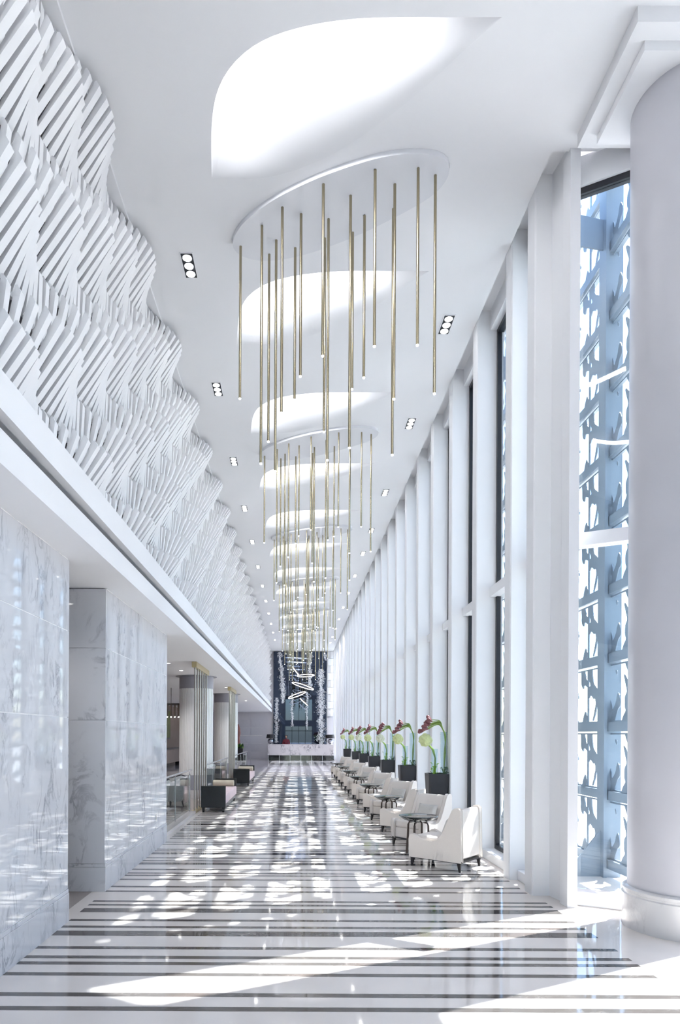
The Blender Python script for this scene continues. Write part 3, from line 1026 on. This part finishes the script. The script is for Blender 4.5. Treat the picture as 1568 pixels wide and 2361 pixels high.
# ------------------------------------------------------------------ lounge side: columns, rod curtains, balustrade, benches
def make_fluted():
    r = empty('fluted_column')
    NF = 40
    R = .455
    prof = []
    for k in range(NF):
        a0 = 2 * PI * k / NF
        for f_, rr in ((0, R), (.62, R), (.68, R - .014), (.94, R - .014)):
            a = a0 + f_ * 2 * PI / NF
            prof.append((rr * math.cos(a), rr * math.sin(a)))
    MB().prism(prof, .62, SOF - .34, 'z').build('fluted_shaft', M['flute'], r)
    MB().lathe([(R + .004, SOF - .34), (R + .004, SOF - .002)], 48).build('grey_capital', M['grey_cap'], r, smooth=40)
    MB().lathe([(R + .10, SOF - .012), (R + .10, SOF - .002)], 48).build('ceiling_collar', M['grey_cap'], r, smooth=40)
    MB().lathe([(R + .004, .22), (R + .004, .62)], 48).build('grey_band', M['grey_cap'], r, smooth=40)
    MB().lathe([(R + .012, 0), (R + .012, .22)], 48).build('stone_base', M['base_stone'], r, smooth=40)
    return r
fc = make_fluted()
for k, y in enumerate((17.75, 25.2)):
    c = fc if k == 0 else copy_tree(fc)
    c.location = (-2.74, y, 0)
    lab(c, 'white fluted round column with grey capital, %s the lounge edge' % ('nearer of the two along' if k == 0 else 'farther of the two along'), 'column', 'fluted columns of the lounge')

def make_curtain():
    r = empty('rod_curtain')
    L = 2.05
    MB().box(-.05, .05, 0, L, 3.16, SOF - .002).build('top_rail', M['gold'], r)
    MB().box(-.05, .05, 0, L, 0, .055).build('base_rail', M['gold'], r)
    rnd = random.Random(5)
    for k in range(12):
        y = .05 + (L - .1) * k / 11
        x = -.018 if k % 2 else .018
        m = MB()
        z = .05
        while z < 3.16:
            l = rnd.uniform(.25, .6)
            z1 = min(3.17, z + l)
            m.lathe([(.0135, z), (.0135, z1 - .012), (.009, z1 - .010), (.009, z1)], 8, (x, y, 0))
            z = z1
        m.build('hanging_rod', M['pale_brass'], r, smooth=40)
    return r
cu = make_curtain()
for k, y in enumerate((14.05, 21.35)):
    c = cu if k == 0 else copy_tree(cu)
    c.location = (-2.22, y, 0)
    lab(c, 'hanging screen of slim pale brass rods beside the %s black bench' % ('nearer' if k == 0 else 'farther'), 'screen', 'brass rod screens at the lounge edge')

cb = MB().box(-2.50, -2.16, 10.4, 13.98, 0, .06).box(-2.50, -2.16, 16.2, 21.25, 0, .06).box(-2.50, -2.16, 23.5, 29.9, 0, .06).build('kerb', M['cream_stone'])
lab(cb, 'low stone kerb under the glass balustrade at the lounge edge', kind='structure')
def balustrade(y0, y1, lbl, ret=True):
    r = empty('glass_balustrade', (-2.28, y0, .06))
    L = y1 - y0
    n = max(1, round(L / 1.5))
    for i in range(n):
        MB().box(-.006, .006, L * i / n + .03, L * (i + 1) / n - .03, .03, .78).build('glass_pane', M['rail_glass'], r)
    for i in range(n + 1):
        MB().box(-.012, .012, L * i / n - .02, L * i / n + .02, 0, .80).build('baluster', M['chrome'], r)
        MB().tube([(0, L * i / n, .80), (.0, L * i / n, .86), (.03, L * i / n, .885)], .008, 6).build('bracket', M['chrome'], r)
    MB().tube([(0, -.06, .74), (.015, -.06, .82), (.03, -.02, .885), (.03, .1, .89), (.03, L - .1, .89), (.03, L + .02, .885)], .021, 10).build('handrail', M['chrome'], r, smooth=50)
    lab(r, lbl, 'balustrade', 'glass balustrades of the lounge')
balustrade(10.6, 13.9, 'glass balustrade with steel handrail before the nearer brass rod screen')
balustrade(16.3, 21.2, 'glass balustrade with steel handrail between the two brass rod screens')
balustrade(23.6, 29.5, 'glass balustrade with steel handrail beyond the farther brass rod screen')

def make_bench():
    r = empty('bench')
    L, w = 2.55, .27
    for y, nm_ in ((0, 'end_panel'), (L - .05, 'end_panel')):
        MB().box(-w, w, y, y + .05, .10, .575).build(nm_, M['bench_black'], r, bevel=.006)
    MB().box(-w, w - .005, .05, L - .05, .10, .17).build('seat_frame', M['bench_black'], r)
    for y in (.05, L - .1):
        for x in (-w + .05, w - .05):
            MB().add([(x - .03, y - .03, .10), (x + .03, y - .03, .10), (x + .03, y + .03, .10), (x - .03, y + .03, .10),
                      (x - .02, y - .02, 0), (x + .02, y - .02, 0), (x + .02, y + .02, 0), (x - .02, y + .02, 0)],
                     [(0, 1, 2, 3), (7, 6, 5, 4), (0, 4, 5, 1), (1, 5, 6, 2), (2, 6, 7, 3), (3, 7, 4, 0)]).build('leg', M['bench_black'], r)
    for i in range(4):
        y0, y1 = .055 + (L - .11) * i / 4, .055 + (L - .11) * (i + 1) / 4
        MB().box(-w + .01, w + .01, y0 + .004, y1 - .004, .172, .385).build('seat_cushion', M['pink_fabric'], r, smooth=50, bevel=.03, bseg=3)
    return r
bn = make_bench()
bol_me = MB().lathe([(.001, -.27), (.06, -.27), (.078, -.255), (.08, -.23), (.08, .23), (.078, .255), (.06, .27), (.001, .27)], 24).mesh('bolster', M['bolster'], smooth=40)
for k, y in enumerate((14.25, 21.5)):
    b = bn if k == 0 else copy_tree(bn)
    b.location = (-1.82, y, .001)
    lab(b, 'black bench with blush cushions, %s to the camera' % ('closer' if k == 0 else 'second closest'), 'bench', 'black benches along the lounge')
    o = obj('bolster_cushion', bol_me, None, (-1.86, y + 2.36, .470))
    o.rotation_euler = (0, PI / 2, 0)
    lab(o, 'champagne bolster roll on the %s black bench' % ('nearer' if k == 0 else 'farther'), 'bolster', 'bolster rolls on the benches')

# lounge tub chairs
def make_tub():
    r = empty('lounge_chair')
    out = []
    n = 18
    m = MB()
    for i in range(n + 1):
        a = math.radians(-125 + 250 * i / n)
        c, s = math.cos(a), math.sin(a)
        hh = .75 - .16 * abs(i / n - .5) * 2
        m.v += [(-.26 * c, .28 * s, .14), (-.34 * c, .36 * s, hh), (-.29 * c, .31 * s, hh), (-.22 * c, .24 * s, .14)]
    for i in range(n):
        b = i * 4
        for k in range(4):
            m.f.append((b + k, b + (k + 1) % 4, b + 4 + (k + 1) % 4, b + 4 + k))
    m.f += [(0, 1, 2, 3), (n * 4 + 3, n * 4 + 2, n * 4 + 1, n * 4)]
    m.build('shell', M['lounge_chair'], r, smooth=50)
    t = MB()
    pts = []
    for i in range(n + 1):
        a = math.radians(-125 + 250 * i / n)
        hh = .75 - .16 * abs(i / n - .5) * 2
        pts.append((-.315 * math.cos(a), .335 * math.sin(a), hh + .008))
    t.tube(pts, .026, 6).build('dark_trim', M['dark_wood'], r, smooth=50)
    MB().box(-.20, .27, -.22, .22, .16, .42).build('seat', M['lounge_chair'], r, smooth=50, bevel=.04, bseg=3)
    for x in (-.18, .2):
        for y in (-.18, .18):
            MB().tube([(x, y, .16), (x * 1.15, y * 1.15, 0)], [.024, .013], 6).build('leg', M['dark_wood'], r)
    return r
tb = make_tub()
for k, (x, y, rz, lbl) in enumerate((( -2.95, 15.3, 2.5, 'white quilted lounge chair with dark trim behind the nearer brass rod screen'),
                                     (-3.0, 13.7, 2.9, 'white lounge chair with dark trim closest to the marble wall end'),
                                     (-3.55, 14.6, .3, 'white lounge chair with dark trim half hidden deeper in the lounge'),
                                     (-3.0, 21.4, 2.6, 'white lounge chair between the two fluted columns'))):
    c = tb if k == 0 else copy_tree(tb)
    c.location = (x, y, 0)
    c.rotation_euler = (0, 0, rz)
    lab(c, lbl, 'lounge chair', 'white lounge chairs')

# lounge background: painting, sideboard, pendant
art = empty('painting', (-6.98, 33.0, 1.45))
MB().box(0, .03, 0, 2.8, 0, 1.6).build('frame', M['dark_wood'], art)
MB().box(.03, .04, .08, 2.72, .08, 1.52).build('canvas', M['art_green'], art)
lab(art, 'dark olive green painting on the brown lounge wall', 'painting')
sb = empty('sideboard', (-6.9, 31.0, 0))
MB().box(0, .5, 0, 6.0, .25, .95).build('cabinet', M['brown_wall'], sb, bevel=.01)
MB().box(-.02, .53, -.03, 6.03, .95, .99).build('top', M['dark_wood'], sb)
for y in (.2, 5.8):
    MB().box(.05, .45, y - .05, y + .05, 0, .25).build('leg', M['dark_wood'], sb)
lab(sb, 'long low brown sideboard below the green painting', 'sideboard')
pd = empty('box_chandelier', (-4.25, 22.0, 2.3))
MB().box(-.35, .35, -.35, .35, .40, .44).build('frame', M['dark_wood'], pd)
MB().tube([(0, 0, .44), (0, 0, SOF - 2.3)], .01, 6).build('stem', M['dark_wood'], pd)
for i in range(6):
    for j in range(6):
        if i in (0, 5) or j in (0, 5):
            g = MB().lathe([(.03, 0), (.03, .40)], 8, (-.32 + .128 * i, -.32 + .128 * j, 0)).build('glass_tube', M['brown_metal'], pd)
            MB().lathe([(.02, -.012), (.02, 0)], 8, (-.32 + .128 * i, -.32 + .128 * j, 0)).build('bulb', M['tip'], g)
lab(pd, 'square chandelier of dark tubes hanging in the lounge', 'chandelier')
# soffit spots; passage one and deeper lounge row are unseen, added to brighten
sp_me = [MB().lathe([(.055, -.006), (.055, 0)], 16).mesh('trim_ring', M['white']), MB().lathe([(.038, -.010), (.038, -.006)], 16).mesh('lamp_face', M['lamp'])]
for k, (x, y) in enumerate([(-2.85, 14.4), (-2.85, 16.0), (-2.35, 21.6), (-2.35, 23.4), (-2.35, 25.3), (-2.35, 30.0), (-2.75, 6.2), (-4.6, 12.5), (-4.6, 17.0), (-4.6, 21.5), (-4.6, 26.0), (-4.6, 31.0)]):
    r = empty('soffit_spot_or_fill', (x, y, SOF))
    obj('trim_ring', sp_me[0], r)
    obj('lamp_face', sp_me[1], r)
    ld_ = bpy.data.lights.new('spot_or_fill_beam', 'SPOT')
    ld_.energy = 120 if y > 7 else 40
    ld_.spot_size = math.radians(130)
    ld_.spot_blend = 0.8
    ld_.shadow_soft_size = 0.05
    ld_.color = (1.0, 0.97, 0.95)
    obj('spot_or_fill_beam', ld_, r, (0, 0, -.03))
    lab(r, 'small round spotlight in the lounge soffit, %s from the camera' % ORD[k], 'downlight', 'small round spotlights in the lounge soffit')

# planter box with shrub and sculpture near the far end
pb = empty('plant_stand', (-3.25, 36.0, 0))
MB().box(-.30, .30, -.25, .25, .48, .95).build('trough', M['dark_wood'], pb, bevel=.01)
for x in (-.27, .27):
    for y in (-.22, .22):
        MB().box(x - .025, x + .025, y - .025, y + .025, 0, .48).build('leg', M['dark_wood'], pb)
MB().box(-.28, .28, -.23, .23, .22, .26).build('lower_shelf', M['dark_wood'], pb)
rnd = random.Random(11)
for mt, nm_, cnt in ((M['leaf_dark'], 'foliage', 60), (M['leaf'], 'bright_leaves', 30)):
    lf = MB()
    for k in range(cnt):
        p = Vector((rnd.uniform(-.28, .28), rnd.uniform(-.2, .2), .95 + rnd.uniform(-.02, .10)))
        d = Vector((rnd.uniform(-1, 1), rnd.uniform(-1, 1), rnd.uniform(.3, 1.4))).normalized()
        w_ = d.cross(Vector((.1, .2, 1))).normalized() * .06
        l = rnd.uniform(.12, .28)
        lf.add([p, p + d * l * .5 + w_, p + d * l, p + d * l * .5 - w_, p + d * l * .5 + Vector((0, 0, .012))], [(0, 1, 4), (1, 2, 4), (2, 3, 4), (3, 0, 4), (0, 3, 1), (1, 3, 2)])
    lf.build(nm_, mt, pb)
lab(pb, 'dark wooden plant stand with leafy shrub at the far end of the lounge', 'plant stand')
sc_ = empty('sculpture', (-3.55, 39.5, 0))
MB().box(-.2, .2, -.2, .2, 0, .9).build('plinth', M['dark_wood'], sc_, bevel=.01)
MB().lathe([(.10, .9), (.14, 1.15), (.10, 1.5), (.15, 1.8), (.12, 2.1), (.05, 2.3), (.01, 2.36)], 16).build('figure', M['terracotta'], sc_, smooth=60)
lab(sc_, 'reddish upright sculpture on a dark plinth near the reception wall', 'sculpture')

# ------------------------------------------------------------------ reception
pn = empty('mirror_artwork', (0, YB - .2, 0))
MB().box(-1.63, 2.08, 0, .06, .9, 7.50).build('smoked_mirror', M['mirror_dark'], pn)
MB().box(2.08, 2.11, -.02, .08, .9, 7.50).build('edge_trim', M['chrome'], pn)
rnd = random.Random(21)
streams = [(-1.18, 3.9, 7.48, -.95, .13), (-.92, 4.3, 5.3, -.90, .09), (-1.40, 1.15, 4.3, -1.42, .12), (1.68, 1.1, 6.3, 1.70, .20), (.93, 4.9, 7.4, .85, .13),
           (-.32, 2.3, 4.6, -.30, .07), (.70, 2.1, 4.7, .72, .06), (-.3, 6.6, 7.45, -.3, .06), (1.9, 6.9, 7.48, 2.0, .09)]
for x0, z0, z1, x1, sd in streams:
    m = MB()
    n_ = int((z1 - z0) * sd * 2700)
    for k in range(n_):
        t = rnd.random()
        z = z0 + (z1 - z0) * t
        x = x0 + (x1 - x0) * (1 - t) + .07 * noise.noise(Vector((x0 * 9, z * 1.6, 0))) + rnd.gauss(0, sd * .85 * (1 - .6 * abs(t - .5)) * (.75 + .9 * noise.noise(Vector((x0 * 5, z * 3.1, 4)))))
        if not -1.6 < x < 2.05:
            continue
        s = rnd.uniform(.012, .026)
        a = rnd.uniform(0, PI)
        c, s_ = math.cos(a) * s, math.sin(a) * s
        m.add([(x - c, -.004, z - s_), (x + s_, -.004, z - c), (x + c, -.004, z + s_), (x - s_, -.004, z + c), (x, -.02, z)],
              [(0, 1, 4), (1, 2, 4), (2, 3, 4), (3, 0, 4), (3, 2, 1, 0)])
    lab(m.build('shell_stream', M['chip'], pn, recalc=False), kind='stuff')
lab(pn, 'tall smoked mirror panel with streams of white shell pieces behind reception', 'wall panel')

dk = empty('reception_desk', (0, 43.5, 0))
MB().box(-1.94, 2.50, 0, .75, .35, 1.05).build('marble_front', M['desk_marble'], dk, bevel=.008)
MB().box(-1.96, 2.50, -.02, .78, 1.05, 1.09).build('counter_top', M['desk_marble'], dk, bevel=.006)
MB().box(-1.88, 2.50, .06, .72, 0, .35).build('dark_plinth', M['black_gloss'], dk)
for i in range(6):
    MB().box(-1.88 + .72 * i, -1.86 + .72 * i, .05, .06, 0, .35).build('plinth_joint', M['chrome'], dk)
lab(dk, 'long marble reception desk on a dark reflective plinth', 'desk')
def make_lamp():
    r = empty('table_lamp')
    MB().lathe([(.08, 0), (.08, .02)], 20).build('foot', M['chrome'], r, smooth=40)
    MB().lathe([(.19 * math.sin(PI * k / 14) + .001, .02 + .18 - .18 * math.cos(PI * k / 14)) for k in range(15)], 24).build('ball_base', M['silver_ball'], r, smooth=80)
    MB().lathe([(.29, .40), (.24, .66)], 24).build('shade', M['shade_black'], r, smooth=40)
    MB().lathe([(.012, .38), (.012, .41)], 8).build('stem', M['chrome'], r)
    return r
tl = make_lamp()
for k, x in enumerate((-1.76, 2.28)):
    l = tl if k == 0 else copy_tree(tl)
    l.location = (x, 43.85, 1.091)
    lab(l, 'black-shaded lamp with silver ball base at the %s end of the reception desk' % ('left' if k == 0 else 'right'), 'lamp', 'reception desk lamps')

# ring lights
def ring(cx, cy_, cz, rx, ry, tilt, yaw, lbl):
    r = empty('ring_light', (cx, cy_, cz))
    R_ = Matrix.Rotation(yaw, 3, 'Z') @ Matrix.Rotation(tilt, 3, 'Y') @ Matrix.Rotation(.3, 3, 'X')
    n = 40
    for side, rr, nm_, mt in ((0, .02, 'led_band', M['ring']), (1, .016, 'dark_rim', M['brown_metal'])):
        vs_, fs_ = [], []
        for i in range(n):
            a = 2 * PI * i / n
            c = Vector((rx * math.cos(a), ry * math.sin(a), -.02 + .045 * side))
            d = Vector((math.cos(a), math.sin(a), 0))
            for k in range(6):
                b = 2 * PI * k / 6
                vs_.append(R_ @ (c + d * rr * math.cos(b) + Vector((0, 0, rr * math.sin(b)))))
        for i in range(n):
            for k in range(6):
                fs_.append((i * 6 + k, ((i + 1) % n) * 6 + k, ((i + 1) % n) * 6 + (k + 1) % 6, i * 6 + (k + 1) % 6))
        MB().add(vs_, fs_).build(nm_, mt, r, smooth=60)
    for i in (5, 18, 31):
        a = 2 * PI * i / n
        p = R_ @ Vector((rx * math.cos(a), ry * math.sin(a), 0))
        MB().tube([p, (p.x, p.y, CEIL - cz - .004)], .003, 4).build('wire', M['chrome'], r)
    lab(r, lbl, 'ring light', 'suspended light rings before the reception')
k_ = 41.5 / 1500
Q = lambda x, y: ((x - 684) * k_, 41.5, 1.7 + (1695 - y) * k_)
ring(*Q(682, 1547), .34, .22, .9, .2, 'small tilted oval light ring, uppermost of the cluster')
ring(*Q(704, 1557), .55, .35, -.06, 0, 'nearly level light ring, second from the top of the cluster')
ring(*Q(698, 1581), .72, .40, .32, 0, 'largest light ring, tilted down to the right')
ring(*Q(684, 1602), .58, .35, -.36, 0, 'light ring tilted up to the right below the largest ring')
ring(*Q(701, 1618), .32, .26, .7, .3, 'small oval light ring at the bottom of the cluster')

# receptionist behind the desk
def make_person():
    r = empty('person', (-.72, 44.75, 0))
    J = {'pel': (0, 0, .92), 'wai': (0, 0, 1.08), 'che': (0, -.01, 1.27), 'nek': (0, -.01, 1.41), 'hd0': (0, -.015, 1.50),
         'shl': (-.17, 0, 1.35), 'ell': (-.23, -.05, 1.10), 'wrl': (-.12, -.26, 1.10), 'shr': (.17, 0, 1.35), 'elr': (.23, -.05, 1.10), 'wrr': (.12, -.26, 1.10),
         'hpl': (-.09, 0, .88), 'knl': (-.10, -.02, .48), 'anl': (-.10, 0, .07), 'tol': (-.11, -.14, .035), 'hpr': (.09, 0, .88), 'knr': (.10, -.02, .48), 'anr': (.10, 0, .07), 'tor': (.11, -.14, .035)}
    Rr = {'pel': .14, 'wai': .125, 'che': .145, 'nek': .05, 'hd0': .05, 'shl': .065, 'ell': .045, 'wrl': .03, 'shr': .065, 'elr': .045, 'wrr': .03,
          'hpl': .09, 'knl': .06, 'anl': .042, 'tol': .04, 'hpr': .09, 'knr': .06, 'anr': .042, 'tor': .04}
    Ed = [('pel', 'wai'), ('wai', 'che'), ('che', 'nek'), ('nek', 'hd0'), ('che', 'shl'), ('shl', 'ell'), ('ell', 'wrl'), ('che', 'shr'), ('shr', 'elr'), ('elr', 'wrr'),
          ('pel', 'hpl'), ('hpl', 'knl'), ('knl', 'anl'), ('anl', 'tol'), ('pel', 'hpr'), ('hpr', 'knr'), ('knr', 'anr'), ('anr', 'tor')]
    # five short fingers on each hand
    for sd, sg_ in (('l', 1), ('r', -1)):
        wx, wy, wz = J['wr' + sd]
        J['pa' + sd] = (wx + .02 * sg_, wy - .07, wz - .005); Rr['pa' + sd] = .026
        Ed.append(('wr' + sd, 'pa' + sd))
        for f in range(4):
            nme = 'f%s%d' % (sd, f)
            J[nme] = (wx + .02 * sg_ + (f - 1.5) * .019, wy - .145 + .008 * abs(f - 1.3), wz - .02); Rr[nme] = .0085
            Ed.append(('pa' + sd, nme))
        J['t' + sd] = (wx + .065 * sg_, wy - .07, wz - .01); Rr['t' + sd] = .009
        Ed.append(('wr' + sd, 't' + sd))
    names = list(J)
    me = bpy.data.meshes.new('body')
    me.from_pydata([J[n] for n in names], [(names.index(a), names.index(b)) for a, b in Ed], [])
    o = obj('body', me, r)
    sk = o.modifiers.new('skin', 'SKIN')
    for i, n in enumerate(names):
        me.skin_vertices[0].data[i].radius = (Rr[n], Rr[n] * (.75 if n in ('che', 'wai', 'pel') else 1))
    me.skin_vertices[0].data[0].use_root = True
    o.modifiers.new('sub', 'SUBSURF').levels = 2
    me.materials.append(M['burgundy'])
    hb = bmesh.new()
    bmesh.ops.create_uvsphere(hb, u_segments=20, v_segments=16, radius=1)
    for v in hb.verts:
        z = v.co.z
        v.co.x *= .073 * (1 - .18 * max(0, -z))
        nose = .018 if (v.co.y < -.9 and abs(z + .05) < .25 and abs(v.co.x) < .02) else 0
        v.co.y = v.co.y * .09 - nose
        v.co.z = 1.575 + z * .112
    me2 = bpy.data.meshes.new('head'); hb.to_mesh(me2); hb.free()
    me2.materials.append(M['skin']); me2.shade_smooth()
    obj('head', me2, r)
    MB().lathe([(.02, 1.70), (.06, 1.692), (.082, 1.66), (.09, 1.60), (.085, 1.54)], 18, (0, .022, 0)).build('hair', M['hair'], r, smooth=70)
    lab(r, 'person in burgundy clothing standing behind the reception desk', 'person')
make_person()
